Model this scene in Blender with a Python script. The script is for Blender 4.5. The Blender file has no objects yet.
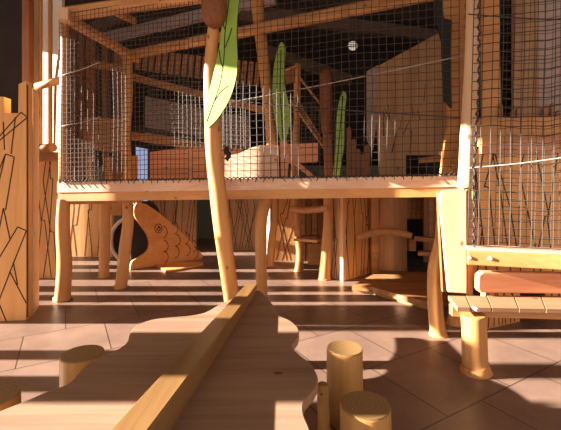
import bpy, bmesh, math, random
from mathutils import Vector, Matrix
random.seed(7)
S = bpy.context.scene
COL = S.collection
F, HC, Y0, CX = 374.0, 1.45, 178.0, 280.5      # focal length in px, eye height, horizon row, centre column

# ---------------------------------------------------------------- camera
cd = bpy.data.cameras.new('camera'); cam = bpy.data.objects.new('camera', cd); COL.objects.link(cam)
cam.location = (0, 0, HC); cam.rotation_euler = (math.pi/2, 0, 0)
cd.sensor_width = 36; cd.lens = 36*F/561; cd.shift_y = -(215-Y0)/561; cd.clip_start = .05
S.camera = cam
# ---------------------------------------------------------------- world, sun, exposure
w = bpy.data.worlds.new('world'); S.world = w; w.use_nodes = True
bg = w.node_tree.nodes['Background']; bg.inputs[0].default_value = (1.0, .785, .63, 1); bg.inputs[1].default_value = 1.4
sd = bpy.data.lights.new('sun', 'SUN'); sun = bpy.data.objects.new('sun', sd); COL.objects.link(sun)
sd.energy = 33; sd.angle = math.radians(.55); sd.color = (1, .87, .72)
sun.rotation_euler = Vector((1, .0, -.3)).to_track_quat('-Z', 'Y').to_euler(); sun.location = (-7, 3, 4)
S.view_settings.view_transform = 'Standard'; S.view_settings.look = 'None'
S.view_settings.exposure = 0.14; S.view_settings.gamma = 1; S.view_settings.use_curve_mapping = False

# ---------------------------------------------------------------- helpers
def at(px, py, Y): return Vector(((px-CX)/F*Y, Y, HC-(py-Y0)/F*Y))
def flat(px, py, z):
    Y = (HC-z)*F/(py-Y0); return Vector(((px-CX)/F*Y, Y, z))

def mat(name, build):
    m = bpy.data.materials.new(name); m.use_nodes = True
    nt = m.node_tree; b = nt.nodes['Principled BSDF']; build(nt, b); return m
def N(nt, t, **k):
    n = nt.nodes.new(t)
    for a, v in k.items(): setattr(n, a, v)
    return n
def plain(name, c, r=.7, metal=0, noise=.0, scale=8):
    def f(nt, b):
        b.inputs['Roughness'].default_value = r; b.inputs['Metallic'].default_value = metal
        if noise:
            tc = N(nt, 'ShaderNodeTexCoord'); n = N(nt, 'ShaderNodeTexNoise'); n.inputs['Scale'].default_value = scale
            n.inputs['Detail'].default_value = 4
            cr = N(nt, 'ShaderNodeValToRGB'); cr.color_ramp.elements[0].position = .3; cr.color_ramp.elements[1].position = .7
            cr.color_ramp.elements[0].color = tuple(x*(1-noise) for x in c)+(1,); cr.color_ramp.elements[1].color = tuple(min(1, x*(1+noise)) for x in c)+(1,)
            nt.links.new(tc.outputs['Object'], n.inputs['Vector']); nt.links.new(n.outputs['Fac'], cr.inputs['Fac']); nt.links.new(cr.outputs['Color'], b.inputs['Base Color'])
        else: b.inputs['Base Color'].default_value = c+(1,)
    return mat(name, f)
def wood(name, c1, c2, axis='z', r=.55, scale=14, knots=True, k=.35):
    """grain stretched along one axis, darker rings and small knots"""
    def f(nt, b):
        b.inputs['Roughness'].default_value = r
        tc = N(nt, 'ShaderNodeTexCoord'); mp = N(nt, 'ShaderNodeMapping')
        st = {'x': (.06, 1, 1), 'y': (1, .06, 1), 'z': (1, 1, .06)}[axis]
        mp.inputs['Scale'].default_value = st
        n = N(nt, 'ShaderNodeTexNoise'); n.inputs['Scale'].default_value = scale; n.inputs['Detail'].default_value = 5; n.inputs['Distortion'].default_value = .6
        wv = N(nt, 'ShaderNodeTexNoise'); wv.inputs['Scale'].default_value = scale*5; wv.inputs['Detail'].default_value = 3
        ma = N(nt, 'ShaderNodeMath', operation='ADD'); mb = N(nt, 'ShaderNodeMath', operation='MULTIPLY'); mb.inputs[1].default_value = .45
        ms = N(nt, 'ShaderNodeMath', operation='SUBTRACT'); ms.inputs[1].default_value = .22
        cr = N(nt, 'ShaderNodeValToRGB'); e = cr.color_ramp.elements
        e[0].position = .3; e[1].position = .72; e[0].color = c2+(1,); e[1].color = c1+(1,)
        L = nt.links.new
        L(tc.outputs['Object'], mp.inputs['Vector']); L(mp.outputs['Vector'], n.inputs['Vector']); L(mp.outputs['Vector'], wv.inputs['Vector'])
        L(wv.outputs['Fac'], mb.inputs[0]); L(n.outputs['Fac'], ma.inputs[0]); L(mb.outputs[0], ma.inputs[1]); L(ma.outputs[0], ms.inputs[0]); L(ms.outputs[0], cr.inputs['Fac'])
        out = cr.outputs['Color']
        if knots:
            v = N(nt, 'ShaderNodeTexVoronoi'); v.inputs['Scale'].default_value = 4.5
            m2 = N(nt, 'ShaderNodeMapping'); m2.inputs['Scale'].default_value = {'x': (.6, 1, 1), 'y': (1, .6, 1), 'z': (1, 1, .6)}[axis]
            c3 = N(nt, 'ShaderNodeValToRGB'); c3.color_ramp.elements[0].position = .045; c3.color_ramp.elements[1].position = .085
            c3.color_ramp.elements[0].color = (k, k*.8, k*.6, 1); c3.color_ramp.elements[1].color = (1, 1, 1, 1)
            mx = N(nt, 'ShaderNodeMix', data_type='RGBA', blend_type='MULTIPLY'); mx.inputs[0].default_value = 1
            L(tc.outputs['Object'], m2.inputs['Vector']); L(m2.outputs['Vector'], v.inputs['Vector']); L(v.outputs['Distance'], c3.inputs['Fac'])
            L(out, mx.inputs[6]); L(c3.outputs['Color'], mx.inputs[7]); out = mx.outputs[2]
        L(out, b.inputs['Base Color'])
        bp = N(nt, 'ShaderNodeBump'); bp.inputs['Strength'].default_value = .15; bp.inputs['Distance'].default_value = .01
        L(ms.outputs[0], bp.inputs['Height']); L(bp.outputs['Normal'], b.inputs['Normal'])
    return mat(name, f)

M = {}
M['pine'] = wood('pale_pine', (.72, .49, .30), (.62, .37, .21), 'z')
M['pine_x'] = wood('pale_pine_lengthwise', (.74, .50, .37), (.62, .38, .26), 'x')
M['panel'] = wood('oiled_pine_panel', (.82, .44, .165), (.68, .32, .10), 'z', scale=9)
M['log'] = wood('peeled_log', (.62, .305, .105), (.46, .21, .062), 'z', scale=9)
M['log_x'] = wood('peeled_log_lengthwise', (.62, .31, .12), (.42, .19, .07), 'x', scale=9)
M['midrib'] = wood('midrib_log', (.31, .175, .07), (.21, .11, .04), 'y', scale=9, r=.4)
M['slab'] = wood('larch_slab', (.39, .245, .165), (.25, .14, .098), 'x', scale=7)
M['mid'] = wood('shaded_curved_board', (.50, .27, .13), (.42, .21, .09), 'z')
M['bench'] = wood('bench_plank_wood', (.38, .22, .125), (.30, .16, .085), 'x', scale=9)
M['orange'] = wood('orange_board', (.62, .31, .11), (.48, .21, .065), 'x', scale=9)
M['larch'] = wood('red_larch', (.72, .33, .17), (.50, .19, .09), 'x', scale=8)
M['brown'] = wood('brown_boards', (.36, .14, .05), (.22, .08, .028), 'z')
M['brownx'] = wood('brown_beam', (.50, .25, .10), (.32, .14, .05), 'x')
M['olive'] = wood('weathered_panel', (.42, .24, .11), (.28, .14, .06), 'z', scale=6)
M['stump'] = wood('stump_wood', (.50, .27, .08), (.34, .165, .045), 'z', scale=8)
M['fish'] = wood('fish_plywood', (.78, .38, .13), (.62, .26, .075), 'x', scale=6, knots=False)
M['lilac'] = plain('lilac_grey_board', (.36, .27, .25), .8, noise=.12)
M['groove'] = plain('black_groove', (.02, .012, .01), .8)
M['net'] = plain('net_cord', (.05, .038, .032), .7)
M['fine'] = plain('grey_net_cord', (.15, .125, .11), .7)
M['rope'] = plain('lacing_rope', (.05, .04, .04), .8)
M['grope'] = plain('grey_rope', (.35, .29, .26), .8)
M['green'] = plain('green_leaf_paint', (.25, .41, .055), .45, noise=.1, scale=5)
M['green_edge'] = plain('dark_green_edge', (.05, .13, .02), .5)
M['cat'] = plain('cattail_brown', (.20, .062, .018), .6, noise=.25, scale=30)
M['steel'] = plain('steel_bolt', (.62, .60, .57), .4, .3)
M['dark'] = plain('dark_panel', (.022, .014, .012), 1, noise=.15)
M['white'] = plain('white_plaster', (.80, .74, .68), .9)
M['teal'] = plain('grey_green_plaster', (.17, .20, .15), .9, noise=.06)
M['black'] = plain('black', (.012, .010, .010), .6)
M['ceil'] = plain('dark_ceiling', (.045, .030, .024), .85, noise=.3, scale=1.2)
M['ceil2'] = plain('dark_joist', (.11, .07, .05), .85, noise=.2)
def rings(nt, b):
    b.inputs['Roughness'].default_value = .6
    tc = N(nt, 'ShaderNodeTexCoord'); wv = N(nt, 'ShaderNodeTexWave', wave_type='RINGS', rings_direction='Z'); wv.inputs['Scale'].default_value = 14
    wv.inputs['Distortion'].default_value = 2.5; wv.inputs['Detail'].default_value = 3; wv.inputs['Detail Scale'].default_value = 1.5
    cr = N(nt, 'ShaderNodeValToRGB'); cr.color_ramp.elements[0].color = (.27, .155, .06, 1); cr.color_ramp.elements[1].color = (.32, .19, .075, 1)
    nt.links.new(tc.outputs['Object'], wv.inputs['Vector']); nt.links.new(wv.outputs['Fac'], cr.inputs['Fac']); nt.links.new(cr.outputs['Color'], b.inputs['Base Color'])
M['rings'] = mat('end_grain', rings)
def tiles(nt, b):
    tc = N(nt, 'ShaderNodeTexCoord'); mp = N(nt, 'ShaderNodeMapping', vector_type='TEXTURE')
    mp.inputs['Rotation'].default_value = (0, 0, math.radians(30)); mp.inputs['Location'].default_value = (1.31, 2.44, 0)
    br = N(nt, 'ShaderNodeTexBrick'); br.offset = .5
    I = br.inputs; I['Scale'].default_value = 1; I['Brick Width'].default_value = .67; I['Row Height'].default_value = .67; I['Mortar Size'].default_value = .0045
    I['Color1'].default_value = (.245, .163, .13, 1); I['Color2'].default_value = (.185, .12, .096, 1); I['Mortar'].default_value = (.045, .028, .022, 1)
    n = N(nt, 'ShaderNodeTexNoise'); n.inputs['Scale'].default_value = 2.3; n.inputs['Detail'].default_value = 8; n.inputs['Roughness'].default_value = .65
    cr = N(nt, 'ShaderNodeValToRGB'); cr.color_ramp.elements[0].position = .3; cr.color_ramp.elements[1].position = .7
    cr.color_ramp.elements[0].color = (.75, .75, .75, 1); cr.color_ramp.elements[1].color = (1.2, 1.18, 1.15, 1)
    mx = N(nt, 'ShaderNodeMix', data_type='RGBA', blend_type='MULTIPLY'); mx.inputs[0].default_value = 1
    L = nt.links.new
    L(tc.outputs['Object'], mp.inputs['Vector']); L(mp.outputs['Vector'], br.inputs['Vector']); L(tc.outputs['Object'], n.inputs['Vector'])
    L(n.outputs['Fac'], cr.inputs['Fac']); L(br.outputs['Color'], mx.inputs[6]); L(cr.outputs['Color'], mx.inputs[7]); L(mx.outputs[2], b.inputs['Base Color'])
    b.inputs['Roughness'].default_value = .38; b.inputs['Specular IOR Level'].default_value = .35
M['tiles'] = mat('stone_tiles', tiles)
def glow(name, c, s):
    def f(nt, b):
        b.inputs['Base Color'].default_value = (0, 0, 0, 1); b.inputs['Emission Color'].default_value = c+(1,); b.inputs['Emission Strength'].default_value = s
    return mat(name, f)
M['sky'] = glow('daylit_window_pane', (.50, .62, 1.0), .55)
M['lamp'] = glow('lit_lamp_glass', (1, .82, .6), .6)

class B:
    """collects shapes in world space"""
    def __init__(s): s.bm = bmesh.new(); s.slots = []; s.cur = 0; s.uneven = 0
    def m(s, name):
        if name not in s.slots: s.slots.append(name)
        s.cur = s.slots.index(name); return s
    def face(s, vs, smooth=False):
        try: f = s.bm.faces.new(vs)
        except ValueError: return None
        f.material_index = s.cur; f.smooth = smooth; return f
    def prism(s, pts, off):
        """closed polygon (3-D points) extruded by off"""
        a = [s.bm.verts.new(p) for p in pts]; off = Vector(off); b = [s.bm.verts.new(Vector(p)+off) for p in pts]
        s.face(a); s.face(b[::-1]); n = len(a)
        for i in range(n): s.face([a[i], b[i], b[(i+1) % n], a[(i+1) % n]])
        return s
    def box(s, c, size, rz=0, rx=0, ry=0):
        R = Matrix.Rotation(rz, 3, 'Z') @ Matrix.Rotation(ry, 3, 'Y') @ Matrix.Rotation(rx, 3, 'X'); c = Vector(c); h = Vector(size)/2
        P = [c+R @ Vector((x*h.x, y*h.y, -h.z)) for x, y in ((-1, -1), (1, -1), (1, 1), (-1, 1))]
        return s.prism(P, R @ Vector((0, 0, size[2])))
    def beam(s, a, b, wd, ht, w2=None, h2=None, bev=.0):
        """squared timber from a to b; centre line given"""
        a, b = Vector(a), Vector(b); d = (b-a).normalized(); r = d.cross(Vector((0, 0, 1)))
        if r.length < 1e-4: r = Vector((1, 0, 0))
        r.normalize(); u = r.cross(d)
        w2 = w2 or wd; h2 = h2 or ht
        def ring(c, W, H):
            W /= 2; H /= 2; k = min(W, H)*bev
            if bev: q = [(-W, -H+k), (-W, H-k), (-W+k, H), (W-k, H), (W, H-k), (W, -H+k), (W-k, -H), (-W+k, -H)]
            else: q = [(-W, -H), (-W, H), (W, H), (W, -H)]
            return [s.bm.verts.new(c+r*x+u*y) for x, y in q]
        A, Bv = ring(a, wd, ht), ring(b, w2, h2); n = len(A)
        s.face(A); s.face(Bv[::-1])
        for i in range(n): s.face([A[i], Bv[i], Bv[(i+1) % n], A[(i+1) % n]])
        return s
    def tube(s, pts, rad, n=12, sub=0, cap=True, wob=0):
        pts = [Vector(p) for p in pts]
        if not hasattr(rad, '__len__'): rad = [rad]*len(pts)
        rad = list(rad)
        if sub:
            q, rr = [], []
            m = len(pts)
            for i in range(m-1):
                p0, p1, p2, p3 = pts[max(i-1, 0)], pts[i], pts[i+1], pts[min(i+2, m-1)]
                for k in range(sub):
                    t = k/sub
                    q.append(.5*((2*p1)+(p2-p0)*t+(2*p0-5*p1+4*p2-p3)*t*t+(3*p1-p0-3*p2+p3)*t**3)); rr.append(rad[i]*(1-t)+rad[i+1]*t)
            q.append(pts[-1]); rr.append(rad[-1]); pts, rad = q, rr
        rings = []; up = None
        for i, p in enumerate(pts):
            d = (pts[min(i+1, len(pts)-1)]-pts[max(i-1, 0)]).normalized()
            if up is None:
                up = Vector((0, 1, 0)) if abs(d.y) < .8 else Vector((0, 0, 1))
            r = d.cross(up).normalized(); up2 = r.cross(d).normalized(); up = up2
            ring = []
            for k in range(n):
                a = 2*math.pi*k/n
                R = rad[i]*(1+wob*math.sin(3*a+i*.35)*.4+wob*math.sin(i*.5+a)*.5)
                ring.append(s.bm.verts.new(p+(r*math.cos(a)+up2*math.sin(a))*R))
            rings.append(ring)
        for A, C in zip(rings, rings[1:]):
            for k in range(n): s.face([A[k], A[(k+1) % n], C[(k+1) % n], C[k]], n > 4)
        if cap: s.face(rings[0][::-1]); s.face(rings[-1])
        return s
    def make(s, name, parent=None, label=None, cat=None, group=None, kind=None, bevel=0, loc=None):
        bmesh.ops.recalc_face_normals(s.bm, faces=s.bm.faces)
        me = bpy.data.meshes.new(name)
        vs = [v.co.copy() for v in s.bm.verts]
        if parent is not None: base = parent['_base'] if '_base' in parent else (0, 0, 0); base = Vector(base)
        elif loc is not None: base = Vector(loc)
        else:
            lo = [min(v[i] for v in vs) for i in range(3)]; hi = [max(v[i] for v in vs) for i in range(3)]
            base = Vector(((lo[0]+hi[0])/2, (lo[1]+hi[1])/2, lo[2]))
            if kind == 'structure': base = Vector((0, 0, 0))
        for v in s.bm.verts: v.co -= base
        s.bm.to_mesh(me); s.bm.free()
        for q in s.slots: me.materials.append(M[q])
        o = bpy.data.objects.new(name, me); COL.objects.link(o)
        if parent is not None: o.parent = parent
        else: o.location = base
        BASES[o.name] = base
        o['_base'] = tuple(base)
        if bevel:
            md = o.modifiers.new('bevel', 'BEVEL'); md.width = bevel; md.segments = 2; md.limit_method = 'ANGLE'
        tag(o, label, cat, group, kind); return o
BASES = {}
def tag(o, label=None, cat=None, group=None, kind=None):
    if label: o['label'] = label
    if cat: o['category'] = cat
    if group: o['group'] = group
    if kind: o['kind'] = kind
def thing(name, loc, label, cat, group=None):
    o = bpy.data.objects.new(name, None); COL.objects.link(o); o.location = loc; o['_base'] = tuple(loc); o.empty_display_size = .1
    tag(o, label, cat, group); return o
def post(path, Y, rads, flare=.0, m='log', floor=True, sub=5):
    """log drawn through image points at depth(s) Y; last point is dropped to the floor"""
    if not hasattr(Y, '__len__'): Y = [Y]*len(path)
    P = [at(x, y, d) for (x, y), d in zip(path, Y)]
    if floor: P[-1].z = 0
    R = [r*d/F for r, d in zip(rads, Y)]
    if flare and floor:
        e = P[-1].copy(); k = P[-1].lerp(P[-2], .03/max((P[-1]-P[-2]).length, .05)); P.insert(-1, k+Vector((0, 0, .02))); R.insert(-1, R[-1])
        R[-1] = R[-1]*(1+flare)
    return B().m(m).tube(P, R, 28, 6 if len(P) > 2 else 0, wob=.05)

# ================================================================ SETTING
B().m('tiles').prism([(-6.06, -3, -.1), (9, -3, -.1), (9, 9.2, -.1), (-6.06, 9.2, -.1)], (0, 0, .1)).make('floor', kind='structure')
B().m('ceil').prism([(-6.06, -3, 4.6), (9, -3, 4.6), (9, 9.2, 4.6), (-6.06, 9.2, 4.6)], (0, 0, .1)).make('ceiling', kind='structure')
B().m('teal').prism([(-6.06, 9, 0), (9, 9, 0), (9, 9, 1.75), (-6.06, 9, 1.75)], (0, .2, 0)).m('dark').prism([(-6.06, 9, 1.75), (9, 9, 1.75), (9, 9, 4.6), (-6.06, 9, 4.6)], (0, .2, 0)).make('wall_back', kind='structure')
B().m('dark').prism([(6.5, 1, 0), (6.5, 9, 0), (6.5, 9, 4.6), (6.5, 1, 4.6)], (.2, 0, 0)).make('wall_right', kind='structure')
# unseen window wall on the left: header, and piers shaped to cast shadow bands
wl = B().m('white')
XW = -6.0
def shade_pier(y0, y1, z0=0, z1=4.16): wl.prism([(XW-.06, y0, z0), (XW, y0, z0), (XW, y1, z0), (XW-.06, y1, z0)], (0, 0, z1-z0))
shade_pier(-2.9, 9, 4.15, 4.6); shade_pier(-2.9, -.6); shade_pier(.2, .5)
shade_pier(1.66, 2.1, 1.35, 4.16); shade_pier(2.1, 2.43, 1.35, 2.335); shade_pier(2.53, 2.74, 0, 1.5); shade_pier(2.98, 3.15, 0, 1.55); shade_pier(2.70, 2.93, 2.2, 2.47)
shade_pier(3.79, 4.27, 0, 3.02); shade_pier(4.0, 4.33, 3.02, 4.16); shade_pier(5.08, 5.5, 3.1, 4.16); shade_pier(4.5, 5.08, 3.66, 4.16); shade_pier(3.38, 3.5, 2.3, 3.4); shade_pier(3.54, 3.68, 1.6, 2.5)
shade_pier(4.42, 4.63, 0, 2.7); shade_pier(4.76, 5.02, 0, 3.1); shade_pier(5.32, 5.77, 0, 2.6); shade_pier(5.96, 6.23, 0, 2.6); shade_pier(6.53, 6.9, 0, 4.16); shade_pier(7.3, 9, 0, 4.16)
wl.make('wall_left', kind='structure')

# ================================================================ LINE MOTIF PANELS
def panel(name, a, b, z0, z1, th, label, seed, mt='panel', step=.16, top=None, lines=None, gw=.011, cat='panel', parent=None, group='carved timber panels of the playhouse', sl=.16):
    """upright timber panel between floor points a and b with routed black branch lines on its front face"""
    a, b = Vector((a[0], a[1], 0)), Vector((b[0], b[1], 0)); d = b-a; L = d.length; d.normalize(); n = Vector((d.y, -d.x, 0))   # towards the camera
    P = lambda u, v: a+d*u+Vector((0, 0, v))
    s = B().m(mt)
    out = top or [(0, z1), (L, z1)]
    s.prism([P(0, z0), P(L, z0)]+[P(u, v) for u, v in out[::-1]], -n*th)
    s.m('groove')
    def ht(u):
        for (u0, v0), (u1, v1) in zip(out, out[1:]):
            if u0 <= u <= u1: return min(v0, v1)
        return z1
    def ln(p, q):
        p, q = Vector(p), Vector(q); e = (q-p)
        if e.length < .01: return
        e.normalize(); k = Vector((-e.y, e.x))*gw/2
        cs = [p-k, q-k, q+k, p+k]
        s.prism([P(c.x, c.y)+n*.002 for c in cs], -n*.003)
    if lines:
        for p, q in lines: ln(p, q)
    else:
        rr = random.Random(seed); u = .04; sg = 1; cl = lambda x: min(max(x, .015), L-.015)
        while u < L-.03:
            v, x = z0+.01, u
            while v < z1-.05:
                h = rr.uniform(.4, .85)*min(1.3, z1-z0); v2 = min(v+h, z1-.015); x2 = cl(x+sg*rr.uniform(.3, 1)*sl*(v2-v))
                ln((x, v), (x2, v2)); v = v2
                if rr.random() < .55 and v < z1-.1:
                    x = cl(x2+rr.choice((-1, 1))*rr.uniform(.25, .5)*step); ln((x2, v2), (x, v2+.012))
                else: x = x2
                sg = -sg if rr.random() < .6 else sg
            sg = -sg; u += step*rr.uniform(.55, 1.0)
    return s.make(name, parent, label, cat, group)

# near left panel: stepped top, branch lines traced
a0, a1 = Vector((-3.35, 3.72)), Vector((-2.60, 3.82)); L = (a1-a0).length
def pu(px, py):   # image point on this panel -> (u, v)
    Y = 3.80; X = (px-CX)/F*Y; return (X-a0.x)/(a1.x-a0.x)*L, HC-(py-Y0)/F*Y
seg = [((0, 137), (20, 112)), ((20, 112), (26, 117)), ((26, 117), (0, 141)), ((15, 117), (11, 154)), ((4, 122), (5, 150)), ((0, 170), (6, 154)), ((6, 154), (14, 157)), ((14, 157), (6, 210)), ((6, 154), (-4, 200)),
       ((0, 230), (4, 208)), ((4, 208), (10, 239)), ((0, 258), (17, 227)), ((17, 227), (25, 231)), ((25, 231), (10, 272)), ((10, 272), (0, 300)), ((10, 272), (25, 304)), ((13, 262), (17, 285)), ((0, 303), (7, 322)), ((-30, 250), (0, 230)), ((-30, 150), (0, 170)), ((-20, 322), (0, 258))]
segs = [(pu(*p), pu(*q)) for p, q in seg]; segs.append((pu(26.2, 84), pu(26.2, 318)))
tops = [(0, 2.3), (pu(4.5, 0)[0], pu(0, 97)[1]), (pu(4.6, 0)[0], pu(0, 113)[1]), (pu(17.5, 0)[0], pu(0, 113)[1]), (pu(17.8, 0)[0], pu(0, 84)[1]), (L, pu(0, 80)[1])]
panel('carved_panel', a0, a1, 0, 2.3, .12, 'pale pine panel with black branch lines and stepped top, nearest at left edge', 1, lines=segs, top=tops)
pb = B().m('pine'); pb.prism([Vector((-2.605, 3.945, 0)), Vector((-2.75, 4.26, 0)), Vector((-2.80, 4.24, 0)), Vector((-2.66, 3.94, 0))], (0, 0, 2.40)).make('return_board', None, 'tall narrow pale board closing the side of the near left carved panel', 'board')
B().m('dark').prism([at(-60, -30, 4.5), at(27, -30, 4.5), at(27, 178, 4.5), at(-60, 178, 4.5)], (0, .1, 0)).m('brown').prism([at(22, -30, 4.49), at(28.5, -30, 4.49), at(28.5, 178, 4.49), at(22, 178, 4.49)], (0, .1, 0)).make('dark_partition', None, 'black-brown upright partition in the upper left corner', 'partition')

panel('carved_panel', at(33, 0, 5.42).xy, at(66, 0, 5.40).xy, 0, 1.75, .06, 'orange pine panel with black branch lines just behind the near left panel', 11, step=.13)
panel('carved_panel', at(60, 0, 6.95).xy, at(112, 0, 6.85).xy, 0, 1.35, .06, 'pine panel with branch lines on the far floor between the left legs', 12, step=.16)
panel('carved_panel', at(140, 0, 7.6).xy, at(196, 0, 7.5).xy, 0, 1.75, .06, 'brown pine panel with dense branch lines standing behind the wooden fish', 13, mt='olive', step=.09)
panel('carved_panel', at(228, 0, 7.6).xy, at(256, 0, 7.5).xy, 0, 1.75, .06, 'dim panel with wavy branch lines seen between pole and crooked leg', 14, mt='olive', step=.07, sl=.3)
panel('carved_panel', at(256, 0, 7.5).xy, at(270, 0, 7.0).xy, 0, 1.75, .06, 'narrow grey-brown panel in shade beside the crooked middle leg', 15, mt='lilac', step=.09)
panel('carved_panel', at(274, 0, 6.55).xy, at(303, 0, 6.5).xy, 0, 1.3, .06, 'bright orange panel with crossed lines left of the rung ladder', 16, step=.11, sl=.35)

# ================================================================ MAIN RAISED PLATFORM
L0, R0 = Vector((-2.63, 4.40, 0)), Vector((1.74, 3.50, 0)); ed = (R0-L0); EL = ed.length; ed.normalize(); en = Vector((ed.y, -ed.x, 0))
def edge(t, z, out=0): p = L0+ed*(EL*t)+en*out; return Vector((p.x, p.y, z))
plat = thing('play_platform', (0, 4.8, 0), 'large raised timber play platform on crooked peeled log legs', 'play platform')
B().m('pine_x').prism([edge(.003, 1.34, -.05), edge(.997, 1.34, -.05), Vector((2.6, 6.9, 1.34)), Vector((-2.35, 7.0, 1.34))], (0, 0, .05)).make('deck', plat)
B().m('pine_x').prism([edge(0, 1.275), edge(1, 1.365), edge(1, 1.475), edge(0, 1.405)], -en*.05).make('fascia_board', plat, 'pale pine fascia', bevel=.006)
B().m('orange').prism([edge(.0, 1.175, -.012), edge(1, 1.275, -.012), edge(1, 1.365, -.012), edge(0, 1.275, -.012)], -en*.10).make('bearer_beam', plat, 'orange beam below the fascia')
B().m('orange').beam(at(59, 198.5, 4.47), at(141, 197, 5.0), .09, .145).make('side_beam', plat)
sbm = [o for o in bpy.data.objects if o.name.startswith('side_beam')][0]
for px, py, Y in ((70, 198, 4.47), (134, 198, 4.88)):
    p = at(px, py, Y); B().m('steel').tube([p+Vector((0, -.01, 0)), p+Vector((0, -.07, 0))], .014, 8).make('bolt', sbm)
for path, Y, r, fl in [
    ([(63.5, 199), (63, 225), (64.5, 260), (62.5, 300)], 4.45, (5.6, 6.2, 6.8, 7.2), .35),
    ([(104, 196), (105, 230), (104, 277)], 5.48, (4.6, 5, 5), .3),
    ([(127, 198), (128, 225), (125, 250), (121, 288)], 4.93, (5, 5.4, 5.8, 5.8), .3),
    ([(272, 190), (265, 203), (261, 225), (261, 260), (262, 297)], 4.58, (6, 6.2, 6, 5.6, 5.5), .05),
    ([(275, 190), (275, 215), (272, 240), (270, 265)], 6.15, (3.6, 3.6, 3.8, 4), .2),
    ([(444, 192), (441, 240), (435, 268), (435, 300), (438, 335)], 3.46, (6, 6, 6.5, 7, 7.5), .25)]:
    post(path, Y, r, fl).make('leg', plat)
# posts and roof beams of the platform
post([(64, 12), (65, 60), (63.5, 120), (63, 183)], 4.44, (3.6, 4, 4, 4.2), floor=False).make('corner_post', plat)
post([(127, 55), (128, 100), (126, 140), (128, 182)], 6.0, (5, 4.4, 4.2, 4.5), floor=False, m='log').make('upper_post', plat)
post([(255, -14), (260, 30), (266, 80), (270, 120), (273, 178)], 5.05, (6.5, 6, 5.5, 5.2, 5), floor=False).make('leaning_post', plat)
post([(294, 178), (296, 140), (297, 100), (297.5, 64)], 5.5, (3.2, 3.4, 3.4, 3.6), floor=False).make('upper_post', plat)
zb = 3.42
def rb(a, b, w_, h_, mt='log_x', nm='roof_beam'): B().m(mt).beam(a, b, w_, h_, bev=.5).make(nm, plat)
rb(at(66, 14, 4.45), at(500, -45, 3.4), .13, .15)
rb(at(67, 18, 4.4), at(137, 59, 6.1), .13, .13)
rb(at(124, 56, 6.1), at(470, -14, 3.9), .12, .14)
rb(at(108, 8, 5.0), at(134, 21, 5.8), .09, .10)
B().m('lilac').beam(at(103, 39, 7.0), at(275, -2, 6.0), .12, .17).make('ceiling_joist', None, 'grey painted joist crossing above the roof beams at top left', 'beam')
B().m('pine').box(at(65.5, 16, 4.32), (.10, .16, .13), .2).make('beam_end', plat)
for i, (p, q) in enumerate(((at(262, 50, 7.2), at(350, 80, 8.8)), (at(240, 12, 6.2), at(470, 40, 8.2)), (at(130, 5, 5.6), at(90, 32, 8.0)))):
    B().m('ceil2').beam(p, q, .12, .22).make('ceiling_joist', None, ('dark brown joist slanting behind the tall green leaf', 'long dark joist crossing above the ceiling lamp', 'short dark joist in the top left ceiling')[i], 'beam', 'dark joists under the ceiling')
# right-hand curved board and black strip inside
s = B().m('orange'); s.prism([at(x, y, 3.85) for x, y in ((443, -8), (466, -8), (466, 176), (441, 176), (444, 150), (449, 120), (447, 80), (441, 30))], (0, .05, 0)).make('curved_board', plat)
B().m('black').prism([at(x, y, 3.80) for x, y in ((441, -8), (444, 18), (452, 20), (451, 60), (452, 108), (444, 100), (442, 40), (436, 20), (436, -8))], (0, .03, 0)).make('dark_strip', plat)

# rear railing, bands and boards seen through the nets at left
br = thing('slatted_back_wall', at(95, 180, 6.6), 'reddish-brown slatted boards behind the left safety net', 'boarding')
for i, (x0, x1, y0) in enumerate(((66, 76, 25), (78, 84, 30), (86, 95, 30), (102, 107, 40), (114, 122, 50))):
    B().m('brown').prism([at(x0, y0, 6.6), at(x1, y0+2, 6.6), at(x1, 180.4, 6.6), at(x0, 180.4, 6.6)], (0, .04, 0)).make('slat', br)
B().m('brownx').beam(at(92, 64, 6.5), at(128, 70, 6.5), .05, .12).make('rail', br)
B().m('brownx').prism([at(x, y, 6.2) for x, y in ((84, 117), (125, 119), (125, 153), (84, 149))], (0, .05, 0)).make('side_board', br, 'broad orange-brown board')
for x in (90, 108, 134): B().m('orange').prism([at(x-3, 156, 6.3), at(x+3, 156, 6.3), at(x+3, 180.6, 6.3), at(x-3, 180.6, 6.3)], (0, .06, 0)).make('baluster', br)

rail = thing('sloping_balustrade', at(200, 90, 7.0), 'sloping plank balustrade with dark slots behind the pole leaf', 'balustrade')
s = B()
for i in range(20):
    x = 137+i*6.6; t = (x-137)/128
    s.m('brownx').prism([at(x, 49+t*14, 7), at(x+4.5, 49+(t+.04)*14, 7), at(x+2.5, 69+(t+.04)*18, 7), at(x-2, 69+t*18, 7)], (0, .04, 0))
s.make('plank_band', rail)
B().m('brownx').beam(at(132, 77, 6.8), at(270, 112, 6.8), .06, .12).make('lower_rail', rail)
B().m('orange').beam(at(132, 136, 6.9), at(256, 155, 6.9), .08, .15).make('log_rail', rail)
B().m('black').beam(at(134, 128, 6.8), at(225, 143, 6.8), .05, .09).make('dark_rail', rail)
B().m('lilac').prism([at(145, 96, 8.2), at(250, 118, 8.2), at(250, 152, 8.2), at(145, 136, 8.2)], (0, .06, 0)).make('wall_panel', None, 'lilac-grey wall board behind the fine grey net', 'panel')
B().m('larch').prism([at(x, y, 6.4) for x, y in ((150, 152), (178, 148), (250, 151), (250, 179), (150, 179))], (0, .05, 0)).make('low_partition', None, 'low pinkish plank partition at the back of the left deck', 'partition')
wf = B().m('black')
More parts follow.
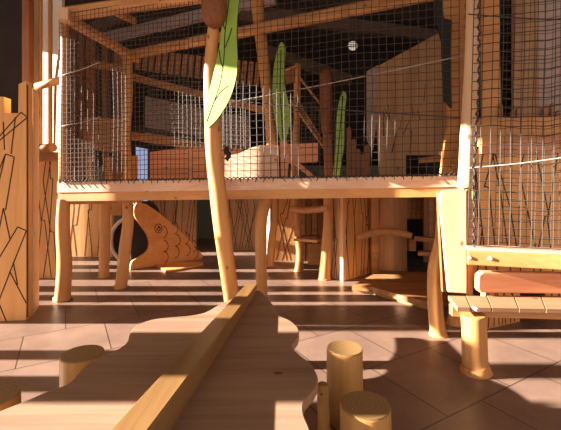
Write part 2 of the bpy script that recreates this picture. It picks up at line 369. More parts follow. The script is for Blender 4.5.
for q in (((134, 144), (150, 147), (150, 149.5), (134, 146.5)), ((147.5, 147), (150, 147), (150, 181), (147.5, 181)), ((133, 144), (135, 144), (135, 181), (133, 181))): wf.prism([at(x, y, 7.4) for x, y in q], (0, .06, 0))
wf.m('sky').prism([at(135, 146, 7.43), at(148, 149, 7.43), at(148, 181, 7.43), at(135, 181, 7.43)], (0, .02, 0)).make('window_1', kind='structure')

# ================================================================ NETS
def net(name, A, Bp, C, D, cell, label, mt='net', r=.0033, border=True, sag=.02, seed=1, rr=.007, bottom_lace=True, ropes=()):
    """A,B bottom corners, C above B, D above A"""
    A, Bp, C, D = map(Vector, (A, Bp, C, D)); root = thing(name, (A+Bp)/2, label, 'net', 'safety nets of the playhouse')
    cu, cv = cell if hasattr(cell, '__len__') else (cell, cell); nu = round((Bp-A).length/cu); nv = round((D-A).length/cv); nrm = (Bp-A).cross(D-A).normalized(); rd = random.Random(seed)
    ph = [rd.uniform(0, 6) for _ in range(4)]
    def P(u, v):
        p = A.lerp(Bp, u).lerp(D.lerp(C, u), v); f = math.sin(math.pi*u)*math.sin(math.pi*v)
        dx = .010*math.sin(9*v+ph[0])*math.sin(5*u+ph[1])*f; dz = .012*math.sin(8*u+ph[2])*f+.006*math.sin(21*u+ph[3])*f
        return p+nrm*sag*f+(Bp-A).normalized()*dx+Vector((0, 0, dz))
    s = B().m(mt)
    for i in range(nu+1): s.tube([P(i/nu, k/24) for k in range(25)], r, 4, cap=False)
    for j in range(nv+1): s.tube([P(k/30, j/nv) for k in range(31)], r, 4, cap=False)
    s.make('mesh', root)
    if border:
        e = [P(0, 0), P(1, 0), P(1, 1), P(0, 1), P(0, 0)]
        b = B().m('rope')
        for p, q in zip(e, e[1:]): b.tube([p.lerp(q, k/6) for k in range(7)], rr*.6, 6)
        b.make('border_rope', root)
    if bottom_lace:
        b = B().m('rope'); m = int((Bp-A).length/.045); pts = []
        for k in range(m*4+1):
            t = k/(m*4); a = k*math.pi/2
            pts.append(A.lerp(Bp, t)+Vector((0, 0, .012*math.sin(a)-.004))+nrm*(-.0)+en*.013*math.cos(a))
        b.tube(pts, .005, 5)
        for k in range(0, m, 2):
            p = A.lerp(Bp, k/m); b.tube([p, p+Vector((rd.uniform(-.03, .03), 0, -.045))+en*.015], .004, 4)
        b.make('lacing', root)
    for p, q, mm in ropes: B().m(mm).tube([p, (Vector(p)+Vector(q))/2+Vector((0, 0, -.01)), q], .006, 6, sub=4).make('guy_rope', root)
    return root
zt = 3.36
eb = lambda t: 1.405+.07*t+.012
tp = .375  # where the pole stands along the edge
net('safety_net', edge(.01, eb(.01), .015), edge(tp, eb(tp), .015), edge(tp, 3.44, .015), edge(.01, zt, .015), .052, 'dark safety net between left corner post and leaf pole', seed=3,
    ropes=[(at(63, 75, 4.35), at(100, 62, 4.25), 'grope'), (at(62, 126, 4.35), at(100, 117, 4.25), 'grope')])
net('safety_net', edge(tp+.01, eb(tp), .015), edge(.985, eb(1), .015), edge(.985, 3.5, .015), edge(tp+.01, 3.44, .015), .073, 'dark safety net right of the leaf pole above the deck edge', seed=4,
    ropes=[(at(222, 104, 4.05), at(466, 55, 3.45), 'grope'), (at(222, 100, 4.0), at(466, 118, 3.45), 'rope')])
net('safety_net', (-2.62, 4.46, 1.42), (-2.42, 6.0, 1.40), (-2.42, 6.0, 3.3), (-2.62, 4.46, 3.3), (.12, .058), 'side safety net running back from the left corner post', seed=5, mt='fine', bottom_lace=False, border=False)
net('safety_net', at(150, 145, 6.0), at(250, 150, 5.6), at(250, 70, 5.6), at(150, 66, 6.0), .075, 'pale net hanging deep behind the left net', seed=6, mt='fine', bottom_lace=False, border=False)
net('safety_net', at(288, 145, 5.22), at(345, 150, 5.22), at(345, 100, 5.22), at(290, 104, 5.22), .06, 'small pale net between the inner log post and brown cattail', seed=7, mt='fine', bottom_lace=False, border=False)

# ================================================================ LEAF POLE
pole = thing('leaf_pole', (-.45, 3.80, 0), 'tall crooked log pole carrying a leaf and a cattail head', 'pole')
post([(214, -20), (213.5, 25), (210.5, 75), (212.5, 130), (215, 165), (219, 200), (225, 250), (234, 322)], [3.56, 3.62, 3.72, 3.72, 3.72, 3.72, 3.74, 3.78], (5.2, 5.5, 6.5, 8, 8.2, 8.6, 8.2, 7.8), 0).make('shaft', pole)
def flatleaf(name, right, left, Y, th, parent=None, label=None, veins=(), cat=None, mt='green', turn=0):
    dep = lambda x: Y+turn*(x-sum(q[0] for q in right)/len(right))
    pts = [at(x, y, dep(x)) for x, y in right]+[at(x, y, dep(x)) for x, y in left[::-1]]
    s = B().m(mt); f = s.prism(pts, (0, th, 0))
    for fc in s.bm.faces:
        if abs(fc.normal.y) < .5: pass
    s.bm.normal_update(); s.slots.append('green_edge')
    for fc in s.bm.faces:
        if abs(fc.normal.y) < .6: fc.material_index = 1
    s.m('groove')
    for v in veins:
        for p, q in zip(v, v[1:]):
            a, b = at(p[0], p[1], dep(p[0])-.002), at(q[0], q[1], dep(q[0])-.002); d = (b-a).normalized(); k = Vector((-d.z, 0, d.x))*.0065
            s.prism([a-k, b-k, b+k, a+k], (0, .003, 0))
    return s.make(name, parent, label, cat, 'green leaf shapes standing on the deck' if parent is None else None)
def smooth(p, n=4):
    out = []; m = len(p)
    for i in range(m-1):
        a, b, c, d = [Vector(p[j]) for j in (max(i-1, 0), i, i+1, min(i+2, m-1))]
        for k in range(n):
            t = k/n; q = .5*((2*b)+(c-a)*t+(2*a-5*b+4*c-d)*t*t+(3*b-a-3*c+d)*t**3); out.append(tuple(q))
    out.append(tuple(p[-1])); return out
flatleaf('leaf', smooth([(241, -25), (239, 0), (236.5, 30), (237.5, 62), (235, 82), (228, 102), (217, 119), (208, 128)]), smooth([(224, -25), (222, 0), (221, 35), (216, 62), (210, 88), (206, 105), (204.5, 122), (206.5, 127)]), 3.49, .035, pole, 'green leaf with black veins', turn=-.0045,
         veins=[smooth([(231, -20), (228, 10), (225, 35), (224, 60), (220, 85), (213, 105), (207, 122)]), smooth([(223.5, 68), (220.5, 60), (219.5, 50)], 2), smooth([(225, 48), (229, 38), (232, 28)], 2), smooth([(215, 101), (220, 93), (228, 86)], 2), smooth([(225.5, 30), (222.5, 22), (222, 12)], 2)])
c = at(214.5, 14, 3.52); prof = [(-.26, .0), (-.25, .05), (-.22, .085), (-.17, .11), (-.08, .122), (.1, .122), (.25, .11), (.33, .05), (.35, 0)]
s = B().m('cat'); s.tube([c+Vector((0, 0, z+.13)) for z, r in prof], [max(r, .002) for z, r in prof], 20, 3, wob=.0).make('cattail_head', pole, 'brown cattail head')

# ================================================================ THINGS ON THE DECK
pl = thing('plank_barrier', at(268, 180, 4.6), 'low pale plank barrier with rounded shoulder on the deck behind the net', 'barrier')
B().m('pine_x').prism([at(x, y, 4.70-(x-224)*.0030) for x, y in ((224, 179), (224, 156), (232, 155), (240, 153), (250, 148), (261, 145), (279, 145), (279, 179))], (0, .07, 0)).make('wide_plank', pl)
B().m('larch').prism([at(x, y, 4.52) for x, y in ((280, 141), (287, 141), (289, 160), (287, 180), (281, 180))], (0, .1, 0)).make('short_post', pl)
B().m('larch').prism([at(x, y, 4.62) for x, y in ((287, 144), (318, 143), (318, 161), (287, 162))], (.02, .42, 0)).make('beam', pl, 'squared beam end')
B().m('larch').beam(at(293, 160, 4.7), at(316, 180, 4.7), .05, .05).make('brace', pl)
k = B().m('black'); k.tube([at(228, 147, 3.9), at(226, 151, 3.9), at(229, 155, 3.9), at(226, 160, 3.9)], [.02, .028, .024, .022], 8, 3).make('rope_knot', None, 'black rope clamp tied in the net right of the leaf pole', 'rope clamp')
flatleaf('standing_leaf', smooth([(282, 42), (285.5, 48), (285, 60), (285, 86), (289, 105), (290, 122), (286, 141)]), smooth([(281, 42), (277.5, 49), (273.5, 70), (272.5, 96), (275, 120), (281, 142)]), 4.85, .04, None, 'tall green leaf standing left of the inner log post', veins=[[(281, 50), (280, 90), (283, 140)]], cat='leaf')
flatleaf('standing_leaf', smooth([(344, 91), (346.5, 96), (344.5, 115), (344, 145), (341, 165), (339, 179)]), smooth([(343, 91), (339.5, 100), (336.5, 120), (335.5, 150), (334, 165), (332.5, 179)]), 4.9, .04, None, 'short narrow green leaf standing right of the brown cattail', veins=[[(343, 96), (340, 130), (336, 176)]], cat='leaf')
ct = thing('standing_cattail', at(328, 180, 5.1), 'brown cattail on a board stalk behind the net', 'cattail')
B().m('cat').tube([at(325.5, 68, 5.1), at(325.5, 70, 5.1), at(325.5, 76, 5.1), at(326, 100, 5.1), at(327, 130, 5.1), at(327, 134, 5.1)], [.01, .05, .085, .088, .08, .03], 14, 3).make('head', ct)
B().m('brown').prism([at(323, 128, 5.12), at(332, 128, 5.12), at(333, 180, 5.12), at(325, 180, 5.12)], (0, .06, 0)).make('stalk', ct)
lg = thing('slanting_lattice', at(310, 150, 5.4), 'crossed slanting sticks between inner log post and cattail', 'lattice')
for a, b, r in (((300, 78), (322, 106), .018), ((290, 100), (326, 150), .022), ((296, 98), (322, 140), .015), ((284, 70), (297, 66), .02), ((300, 108), (312, 128), .012)):
    B().m('log_x').tube([at(a[0], a[1], 5.4), at(b[0], b[1], 5.35)], r, 8).make('stick', lg)
B().m('brown').prism([at(284, 69, 5.45), at(294, 68, 5.45), at(294, 82, 5.45), at(286, 84, 5.45)], (0, .03, 0)).make('small_board', lg)
st = thing('stepped_boards', at(357, 180, 5.3), 'row of upright reddish boards stepping down beside the narrow leaf', 'boards')
for x, w_, y in ((347, 4.2, 128), (351.6, 4.2, 140), (356.2, 4.2, 150), (360.8, 4.2, 155), (365.4, 4.6, 146)):
    B().m('brown').prism([at(x, y, 5.3), at(x+w_*.6, y-1.5, 5.3), at(x+w_, y+1, 5.3), at(x+w_, 180, 5.3), at(x, 180, 5.3)], (0, .04, 0)).make('board', st)
tw = thing('sloped_tower_wall', at(410, 180, 5.0), 'weathered timber wall with slanted top at the back right of the deck', 'wall panel')
s = B().m('olive'); q = [(378, 66), (448, 28), (448, 155), (406, 155), (406, 178), (380, 178), (377, 120)]
s.prism([at(x, y, 5.0-(x-378)*.008) for x, y in q], (0, .05, 0))
s.m('groove'); rd = random.Random(9)
for i in range(16):
    x, y = rd.uniform(383, 432), rd.uniform(80, 145)
    if y < 78+(410-x)*.3: y += 25
    x2 = x+rd.uniform(-8, 8); y2 = min(y+rd.uniform(8, 28), 153); a, b = at(x, y, 4.994-(x-378)*.008), at(x2, y2, 4.994-(x2-378)*.008); d = (b-a).normalized(); kk = Vector((-d.z, 0, d.x))*.009
    s.prism([a-kk, b-kk, b+kk, a+kk], (0, .003, 0))
s.make('boarding', tw)
B().m('lilac').prism([at(367, 71, 5.25), at(378, 65, 5.02), at(378, 110, 5.02), at(373, 150, 5.1), at(367, 140, 5.25)], (0, .03, 0)).make('side_strip', tw, 'pale lilac side strip')
B().m('black').prism([at(405, 154, 5.1), at(449, 154, 4.6), at(449, 179, 4.6), at(405, 179, 5.1)], (0, .03, 0)).make('hatch_shade', tw)  # black sheet filling the wall's cutout, painted as the dark of the opening
B().m('brownx').prism([at(420, 158, 4.7), at(449, 154, 4.55), at(449, 161, 4.55), at(420, 163, 4.7)], (0, .03, 0)).make('hatch_rail', tw)
p = at(352.5, 46, 8.4); lamp = thing('ceiling_lamp', p, 'small round caged lamp glowing on the dark ceiling', 'lamp')
s = B().m('lamp'); s.tube([p+Vector((0, -.08, 0)), p+Vector((0, -.06, 0)), p+Vector((0, 0, 0)), p+Vector((0, .04, 0))], [.03, .09, .11, .11], 16).make('glass', lamp)
s = B().m('black'); s.tube([p+Vector((.12*math.cos(a), -.02, .12*math.sin(a))) for a in [i*math.pi/8 for i in range(17)]], .014, 6, cap=False)
for i in (-1, 0, 1): s.tube([p+Vector((-.11, -.09, i*.05)), p+Vector((.11, -.09, i*.05))], .007, 5).tube([p+Vector((i*.05, -.09, -.11)), p+Vector((i*.05, -.09, .11))], .007, 5)
s.make('cage', lamp)
s = B().m('black'); s.tube([p+Vector((0, .02, 0)), Vector((p.x, p.y+.02, 4.6))], .02, 8).make('stem', lamp)

# ================================================================ LEFT STAIR SLATS
sl = thing('slatted_railing', at(45, 150, 5.6), 'upright slats with log rails at far left before the white wall', 'railing')
for i, (q, mt, Y) in enumerate(((((30.5, -10), (38, -10), (38, 160), (30.5, 160)), 'pine', 5.2), (((38.3, -10), (41, -10), (41, 160), (38.3, 160)), 'panel', 5.3), (((48, -10), (51, -10), (51, 160), (48, 160)), 'panel', 5.4))):
    B().m(mt).prism([at(x, y, Y) for x, y in q], (0, .04, 0)).make('slat', sl)
B().m('log').tube([at(60, 50, 5.3), at(56, 80, 5.3), at(55, 110, 5.3), at(54, 150, 5.3)], .018, 8, 4).make('slat', sl)
B().m('log_x').tube([at(27, 89.5, 5.0), at(61, 80, 4.6)], .047, 12).make('log_rail', sl)
B().m('log_x').tube([at(30, 149, 5.0), at(53, 147.5, 4.7)], .055, 12).make('log_rail', sl)
B().m('orange').prism([at(30, 152, 5.05), at(57, 152, 4.9), at(57, 160, 4.9), at(30, 161, 5.05)], (0, .2, 0)).make('ledge', sl)
B().m('white').prism([(-4.6, 6.25, 1.5), (-3.45, 5.90, 1.5), (-3.45, 5.90, 4.6), (-4.6, 6.25, 4.6)], (0, .08, 0)).make('wall_stairwell', kind='structure')

# ================================================================ FISH
A_, B_ = Vector((-2.36, 5.88)), Vector((-1.40, 6.70))
def fp(px, py, off=0):   # point of the fish's side panel along the sight line, then moved along the panel's normal
    k = (px-CX)/F; d = B_-A_; t = (A_.x-k*A_.y)/(k*d.y-d.x); p = A_+d*t; z = HC-(py-Y0)/F*p.y
    n = Vector((d.y, -d.x)).normalized(); return Vector((p.x+n.x*off, p.y+n.y*off, z))
fish = thing('fish_playhouse', (A_.x+.4, A_.y+.4, 0), 'orange plywood fish playhouse with scales on the floor at left', 'fish playhouse')
body = smooth([(137, 202), (134, 209), (135, 217), (140, 225), (147, 235), (149, 245), (146, 252), (139, 257), (132, 262), (130, 271)])+[(134, 270), (160, 265), (201, 259), (203, 256), (195, 246), (183, 234), (170, 222), (158, 212), (146, 204)]
s = B().m('fish'); dn = Vector(((B_-A_).y, -(B_-A_).x, 0)).normalized()
pts = [fp(x, y) for x, y in body]
for q in pts: q.z = max(q.z, .005)
s.prism(pts, -dn*.05).m('groove')
def stroke(pp, wd=.006):
    for p, q in zip(pp, pp[1:]):
        a, b = fp(*p, .002), fp(*q, .002); d = (b-a).normalized(); kk = d.cross(dn)*wd; s.prism([a-kk, b-kk, b+kk, a+kk], -dn*.004)
for r_ in (3.6,): stroke([(158.5+r_*math.cos(a), 228.5+1.25*r_*math.sin(a)) for a in [i*math.pi/8 for i in range(17)]])
stroke([(157, 230), (159, 226), (160.5, 229), (158, 231.5)], .009)
for cx, cy, n_ in ((162, 232, 3), (163, 246, 2), (173, 228, 0), (175, 240, 0), (174, 252, 0), (184, 238, 0), (185, 250, 0), (192, 246, 0), (193, 253, 0), (163, 257, 0)):
    stroke([(cx+5.2*math.cos(a), cy+6.2*math.sin(a)) for a in [(-80+i*20)*math.pi/180 for i in range(9)]])
s.make('side_panel', fish)
B().m('black').prism([fp(x, y, -.06) for x, y in ((134, 208), (146, 222), (152, 236), (152, 250), (140, 262), (133, 268), (131, 240))], -dn*.03).make('interior_shade', fish)  # black sheet stands in for the shade inside the hollow fish
cc = Vector((-2.44, 6.12, .43)); s = B().m('dark'); s.prism([cc+Vector((.30*math.cos(a), .0, .36*math.sin(a))) for a in [i*math.pi/14 for i in range(28)]], (.1, .3, 0)).make('mouth_shade', fish, 'dark disc painted as the shade in the round mouth')  # solid dark disc; the shade within the mouth is its colour
s = B().m('white'); s.tube([cc+Vector((.33*math.cos(a), -.02, .37*math.sin(a))) for a in [i*math.pi/16 for i in range(8, 26)]], .03, 8).make('lit_backdrop_band', fish, 'white band standing in for the sunlit background')  # white band added by the mouth, painting the sunlit background behind it
brf = B().m('black').prism([fp(x, y, -.08) for x, y in smooth([(143, 206), (144, 201), (148, 199.5), (154, 202), (160, 208), (162, 214)])], -dn*.5).make('back_roof', fish)
B().m('sky').prism([fp(x, y, .004) for x, y in ((143, 196.5), (147.5, 197), (147.5, 201), (143, 201))], -dn*.02).make('blue_tab', brf, 'small self-glowing pale blue tab')  # tab borrows the pane's emission, so its brightness is painted in
for q in ((112, 210),):
    B().m('orange').beam(at(108, 207, 6.9), at(122, 207, 6.9), .1, .3).make('cross_block', None, 'orange timber block between the rear left legs', 'block')
B().m('fish').prism([flat(x, y, .03) for x, y in ((154, 264), (166, 270.5), (178, 269), (203, 264), (203, 262), (176, 262))], (0, 0, -.028)).make('floor_board', None, 'thin pointed wooden board lying flat before the fish', 'board')

# ================================================================ RUNG LADDER AND TOWER UNDER DECK
ld = thing('rung_ladder', (.45, 5.6, 0), 'small log ladder with curved rung and plank step under the deck', 'ladder')
post([(296, 197), (297, 225), (300, 250), (299, 271)], 5.83, (4, 3.6, 3.8, 4.2), .25, m='log').make('side_post', ld)
post([(328, 197), (328, 225), (326, 250), (324, 279)], 5.37, (5, 5, 5, 6), .2, m='log').make('side_post', ld)
B().m('log_x').tube([at(290, 208, 5.7), at(300, 210, 5.65), at(312, 210, 5.5), at(329, 208, 5.25)], [.04, .05, .05, .045], 10, 4).make('rung', ld)
B().m('orange').beam(at(298, 239, 5.8), at(321, 240.5, 5.5), .2, .04).make('step', ld)
B().m('brown').beam(at(299, 237, 5.85), at(318, 237, 5.75), .2, .03).make('step', ld)
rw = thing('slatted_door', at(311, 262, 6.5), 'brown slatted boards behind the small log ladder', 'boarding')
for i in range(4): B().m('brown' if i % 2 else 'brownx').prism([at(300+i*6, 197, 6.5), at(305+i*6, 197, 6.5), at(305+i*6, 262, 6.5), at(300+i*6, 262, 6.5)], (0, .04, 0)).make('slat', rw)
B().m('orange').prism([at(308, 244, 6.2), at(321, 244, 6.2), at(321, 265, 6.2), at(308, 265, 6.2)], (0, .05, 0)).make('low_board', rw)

c0 = Vector((.876, 5.24)); panel('carved_panel', (.725, 5.50), c0, 0, 1.33, .05, 'narrow left face of the carved pillar beside the ladder, partly sunlit', 21, mt='pine', step=.07)
panel('carved_panel', c0, (1.49, 5.83), 0, 1.33, .05, 'wide front face of the carved pillar under the deck', 22, step=.11, mt='panel')
al = thing('alcove', at(400, 273, 5.9), 'dim timber alcove with curved pale panel behind the round step', 'alcove')
B().m('orange').prism([at(371, 190, 5.6), at(379, 190, 5.6), at(380, 276, 5.6), at(372, 276, 5.6)], (0, .08, 0)).make('jamb', al)
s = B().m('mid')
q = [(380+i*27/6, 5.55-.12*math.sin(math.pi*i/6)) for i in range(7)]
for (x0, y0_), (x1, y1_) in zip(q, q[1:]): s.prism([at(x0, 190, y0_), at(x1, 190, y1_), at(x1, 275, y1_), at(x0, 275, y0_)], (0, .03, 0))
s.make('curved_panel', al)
for i in range(4): B().m('brownx').prism([at(407+i*4.8, 190, 5.9), at(411+i*4.8, 190, 5.9), at(411+i*4.8, 219, 5.9), at(407+i*4.8, 219, 5.9)], (0, .03, 0)).make('slat', al)
B().m('black').prism([at(404, 215, 6.1), at(425, 215, 6.1), at(425, 275, 6.1), at(404, 275, 6.1)], (0, .03, 0)).make('opening_shade', al)  # black sheet painted for the darkness in the alcove opening
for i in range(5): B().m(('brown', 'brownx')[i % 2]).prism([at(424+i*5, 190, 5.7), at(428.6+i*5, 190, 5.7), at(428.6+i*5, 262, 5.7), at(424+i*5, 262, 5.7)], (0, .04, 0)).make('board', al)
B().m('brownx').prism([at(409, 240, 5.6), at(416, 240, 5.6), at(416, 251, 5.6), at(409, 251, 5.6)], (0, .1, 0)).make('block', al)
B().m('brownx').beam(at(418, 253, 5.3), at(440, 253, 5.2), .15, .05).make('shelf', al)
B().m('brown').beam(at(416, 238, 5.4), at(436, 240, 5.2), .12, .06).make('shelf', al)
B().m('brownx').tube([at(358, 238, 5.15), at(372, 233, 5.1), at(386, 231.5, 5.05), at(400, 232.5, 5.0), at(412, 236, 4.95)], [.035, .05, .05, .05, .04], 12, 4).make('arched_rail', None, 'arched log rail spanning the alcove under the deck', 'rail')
# low round plank step
rs = thing('low_step_deck', (1.9, 4.9, 0), 'low dark plank step with angled edge under the deck right side', 'step deck')
edge_pts = [flat(340, 285, .08), flat(352, 285.5, .10), flat(372, 287, .10), flat(400, 295, .10), flat(437, 304.5, .10)]
T = [Vector((p.x, p.y, .10)) for p in edge_pts[1:]]+[Vector((2.35, 4.6, .10)), Vector((2.45, 5.3, .10)), Vector((1.45, 5.45, .10))]
B().m('brownx').prism(T, (0, 0, -.06)).make('planking', rs)
s = B().m('groove')
for i in range(9):
    a = Vector((1.25+i*.0, 4.95+i*.12, .101)); s.prism([a, a+Vector((.9, -.28, 0)), a+Vector((.9, -.272, 0)), a+Vector((0, .008, 0))], (0, 0, .001))
s.make('plank_joint', rs, kind='stuff')
B().m('brownx').prism([Vector((p.x+.02, p.y+.04, 0)) for p in T[:4]]+[Vector((2.3, 4.65, 0)), Vector((2.4, 5.25, 0)), Vector((1.45, 5.4, 0))], (0, 0, .04)).make('plinth', rs)

# ================================================================ RIGHT TOWER
bench = thing('bench_platform', (2.2, 2.9, 0), 'low plank bench on thick log legs at right edge', 'bench')
q = [flat(448, 297, .5), flat(457, 306.5, .5), flat(620, 310, .5), flat(620, 296, .5), flat(468, 295, .5)]
s = B(); base = [flat(449, 296.5, .5), flat(456, 307, .5)]
ux = [448, 466, 487, 514, 541, 568, 600, 640]
for i, (x0, x1) in enumerate(zip(ux, ux[1:])):
    nm = 'plank'; yb = 295.5; yf = 307+(x0-456)*.02
    p0, p1, p2, p3 = flat(x0+(9 if i == 0 else 5), yf, .5), flat(x1+4.4, yf+.4, .5), flat(x1-.6, yb+.5, .5), flat(x0, yb, .5)
    B().m('bench').prism([p0, p1, p2, p3], (0, 0, -.035)).make('plank', bench, bevel=.004)
fbm = B().m('log_x').beam(flat(452, 301, .5)-Vector((0, -.02, .075)), flat(640, 306, .5)-Vector((0, -.02, .075)), .07, .075).make('front_beam', bench)
p = at(483.5, 0, 1); 
bp = flat(478, 309, .44); bp = at(478, 310.5, 2.64)
B().m('steel').tube([bp, bp+Vector((0, .06, 0))], .013, 10).make('bolt', fbm)
post([(473, 314.5), (474, 335), (475, 360), (476, 372)], 2.80, (11.3, 11.6, 12, 12.6), .22).make('leg', bench)
post([(455, 301), (455.5, 312), (455, 323)], 3.72, (6.3, 6.3, 7), .25).make('leg', bench)
post([(640, 315), (642, 372)], 2.75, (11.3, 12), .2).make('leg', bench)
# pale upright plank and net corner post
a, b = at(443, 0, 3.11), at(467, 0, 3.07); a.z = b.z = 0
dd = (b-a).normalized(); nn = Vector((dd.y, -dd.x, 0))
zt_, zb_ = 1.365, .5
tap = (b-a)*.22
s = B().m('pine'); s.prism([a+tap+Vector((0, 0, zb_)), b+Vector((0, 0, zb_)), b+Vector((0, 0, zt_-.03)), b-dd*.02+Vector((0, 0, zt_)), a+dd*.0+Vector((0, 0, zt_-.02)), a-dd*.03+Vector((0, 0, zt_-.05))], -nn*.06)
s.make('upright_plank', None, 'sunlit pale pine plank with knots standing on the bench corner', 'plank', bevel=.008)
tower = thing('tower_frame', (2.0, 3.2, .5), 'net tower frame of boards and a bent corner post above the bench', 'tower frame')
post([(473, -30), (472.5, 10), (472.5, 50), (470.5, 100), (468.5, 140), (466, 176), (465, 188)], 3.16, (5.6, 6.2, 7, 7.4, 8, 7.6, 7.2), floor=False, m='pine').make('corner_post', tower)
B().m('brown').prism([at(438, 192, 3.3), at(443.5, 192, 3.3), at(447, 292, 3.3), at(443, 292, 3.3)], (0, .04, 0)).make('rear_board', tower, 'dark brown edge board')
B().m('orange').prism([at(467.5, 186, 3.12), at(472, 186, 3.12), at(473, 295, 3.12), at(467.5, 295, 3.12)], (0, .06, 0)).make('edge_board', tower)
sa, sb = flat(468, 250.5, .87), flat(600, 256.5, .87)
sdn = (sb-sa).normalized(); sn = Vector((sdn.y, -sdn.x, 0))
slb = B().m('orange').prism([sa-Vector((0, 0, .115)), sb-Vector((0, 0, .115)), sb, sa], -sn*.05).make('sill_beam', tower, bevel=.006)
B().m('pine_x').prism([sa+Vector((0, 0, .001)), sb+Vector((0, 0, .001)), sb-sn*.14+Vector((0, 0, .001)), sa-sn*.14+Vector((0, 0, .001))], (0, 0, .025)).make('sill_planks', tower)
for px, py in ((469.5, 257.5), (493.5, 259)):
    p = sa.lerp(sb, (px-468)/(600-468)*.93+.0); p = Vector((p.x, p.y, .87-.055)); B().m('steel').tube([p+sn*.014, p], [.013, .016], 10).make('bolt', slb)
la, lb = Vector((1.58, 3.04, 0)), Vector((2.35, 2.86, 0))
z0_, z1_ = .53, .70
s = B().m('larch'); s.prism([Vector((1.60, 2.99, z0_)), Vector((2.6, 2.95, z0_)), Vector((2.6, 2.95, z1_-.01)), Vector((1.62, 2.99, z1_)), Vector((1.585, 2.99, z1_-.03)), Vector((1.58, 2.99, z0_+.03))], (0, .07, 0)).make('back_rest', bench, 'reddish larch back plank', bevel=.012)
# boards behind right net
B().m('orange').prism([at(483, -25, 3.5), at(499, -25, 3.5), at(501, 120, 3.5), at(483, 120, 3.5)], (0, .04, 0)).make('upright_board', tower)
B().m('olive').prism([at(514, -25, 3.50), at(539, -25, 3.52), at(539, 125, 3.52), at(514, 125, 3.50)], (0, .04, 0)).make('upright_board', tower)
B().m('lilac').prism([at(538, -25, 3.54), at(640, -25, 3.6), at(640, 128, 3.6), at(538, 128, 3.54)], (0, .04, 0)).make('grey_board', tower)
B().m('black').prism([at(496, -25, 3.9), at(518, -25, 3.9), at(518, 130, 3.9), at(496, 130, 3.9)], (0, .04, 0)).make('gap_shade', tower)  # no real board: black sheet painting the shade in the gap
B().m('orange').prism([at(x, y, Y) for x, y, Y in ((482, 118, 3.38), (620, 116, 3.44), (620, 138, 3.44), (530, 139, 3.40), (482, 146, 3.38))], (0, .1, 0)).make('cross_beam', tower)
B().m('larch').prism([at(x, y, Y) for x, y, Y in ((482, 146, 3.36), (530, 139, 3.38), (620, 137, 3.42), (620, 150, 3.42), (482, 154, 3.36))], (0, .05, 0)).make('lower_rail', tower)
for x, y in ((499, 104), (511, 112), (517, 110), (544, 108), (551, 104), (556, 112)): B().m('brown').prism([at(x, y, 3.48), at(x+2.5, y-2, 3.48), at(x+4, y+2, 3.48), at(x+4, 120, 3.48), at(x, 120, 3.48)], (0, .02, 0)).make('jagged_top', tower)
panel('carved_panel', (1.77, 3.45), (2.95, 3.52), .5, 1.72, .05, 'carved timber wall with bold branch lines behind the right net', 31, step=.14, parent=None, gw=.011, mt='panel', sl=.3)
panel('carved_panel', (1.96, 3.58), (2.42, 3.78), 0, .46, .05, 'plank foot of the tower beneath the bench', 32, step=.08, mt='panel')
panel('carved_panel', (2.9, 4.1), (3.6, 3.6), 0, .46, .05, 'tower foot boards at the far right under the bench', 33, step=.12, mt='panel')
def near_net(label, off, cell, mt, seed, ropes=(), lace=True, x0=0, x1=1, r=.0038):
    A1, B1 = sa.lerp(sb, x0)-sn*off, sa.lerp(sb, x1)-sn*off
    return net('safety_net', A1+Vector((0, 0, .04)), B1+Vector((0, 0, .04)), B1+Vector((0, 0, 2.3)), A1+Vector((.06, 0, 2.3)), cell, label, mt, r, lace, .01, seed, bottom_lace=False, ropes=ropes)
near_net('wide-meshed safety net in front of the right tower', .01, .072, 'net', 8, ropes=[(at(468, 168, 3.02), at(575, 156, 2.75), 'grope'), (at(468, 14, 3.02), at(575, 20, 2.75), 'rope')])
near_net('second safety net layered behind the right tower net', .22, .06, 'net', 9, lace=False, x0=.28, r=.0026)
lr = []
for k in range(121):
    t = k/120; y = -20+t*268; x = 479 if y < 90 else (479-(y-90)*.07 if y < 160 else 474); a = k*1.3
    lr.append(at(x+.6*math.cos(a), y, 3.0)+Vector((0, .01*math.sin(a), 0)))
B().m('rope').tube(lr, [.007+.004*(i%3==0) for i in range(len(lr))], 6, 2).make('lacing_rope', None, 'black spiral lacing rope down the bent corner post of the right tower', 'rope')
lr = []
for k in range(81):
    y = -20+k/80*200; x = 465.5-max(0, (y-60))*.045; lr.append(at(x+.5*math.cos(k*1.5), y, 3.36))
B().m('rope').tube(lr, .005, 6, 2).make('lacing_rope', None, 'thin black rope along the right edge of the large deck net', 'rope')

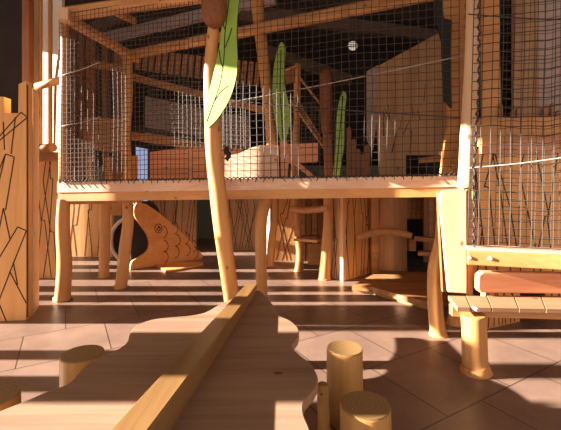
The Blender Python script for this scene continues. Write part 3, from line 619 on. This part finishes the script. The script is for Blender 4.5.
# ================================================================ FOREGROUND LEAF TABLE
ZL = .45
lt = thing('leaf_table', (-.4, 2.2, 0), 'large wavy leaf-shaped larch slab with a log midrib in the foreground', 'leaf slab')
left = smooth([(247, 288), (240, 294), (232, 299), (220, 304), (206, 312), (190, 315.5), (172, 317), (152, 319.5), (137, 325), (130, 333), (127, 342), (118, 349), (105, 355), (93, 361), (82, 369), (69, 383), (48, 391), (25, 401), (0, 411), (-40, 430)], 3)
right = smooth([(258, 289), (266, 296), (273, 305), (279, 315), (291, 321), (298.5, 329), (298, 337), (292, 346), (300, 355), (311, 364), (318, 378), (314, 390), (304, 402), (304, 415), (310, 430), (312, 450)], 3)
P = [flat(x, y, ZL) for x, y in left]+[Vector((-1.15, 1.25, ZL)), Vector((-.75, 1.12, ZL)), Vector((-.3, 1.12, ZL)), Vector((.02, 1.2, ZL))]+[flat(x, y, ZL) for x, y in right[::-1]]
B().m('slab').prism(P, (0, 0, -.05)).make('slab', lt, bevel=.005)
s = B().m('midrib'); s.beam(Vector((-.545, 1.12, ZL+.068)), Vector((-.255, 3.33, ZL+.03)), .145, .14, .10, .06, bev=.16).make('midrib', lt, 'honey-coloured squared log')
for x, y in ((-.3, 2.9), (-.5, 1.5), (-.9, 1.55), (-.1, 1.9)): B().m('stump').tube([(x, y, 0), (x, y, ZL-.05)], .07, 14).make('foot', lt)
def stump(c, r, z, label, tilt=0, group='log stumps around the leaf slab'):
    t = thing('stump', (c[0], c[1], 0), label, 'stump', group)
    B().m('stump').tube([(c[0], c[1], 0), (c[0], c[1], z*.5), (c[0], c[1], z-.012), (c[0], c[1], z-.004)], [r*1.05, r*1.01, r, r*.97], 28, 0, wob=.03).make('trunk', t)
    B().m('rings').tube([(c[0], c[1], z-.006), (c[0], c[1], z)], [r*.975, r*.95], 28, 0, wob=.03).make('cut_top', t)
stump((-1.165, 2.20), .118, .42, 'round-topped log stump behind the left edge of the leaf slab')
stump((-1.40, 1.79), .13, .405, 'dark stump cut off by the left picture edge')
stump((.388, 2.25), .107, .43, 'taller log stump right of the leaf slab with half-lit top')
stump((.402, 1.76), .118, .385, 'nearest log stump with dark cracked top at bottom right')
s = B().m('stump'); s.tube([(.23, 2.02, .0), (.235, 2.03, .15), (.232, 2.06, .31), (.232, 2.06, .318)], [.034, .034, .032, .024], 14)
s.m('groove')
for z in (.22, .25, .28): s.box((.222, 2.026, z), (.012, .01, .006))
s.make('short_log', None, 'thin upright log with small notches between slab edge and stumps', 'log')

for o in bpy.data.objects:
    if '_base' in o: del o['_base']
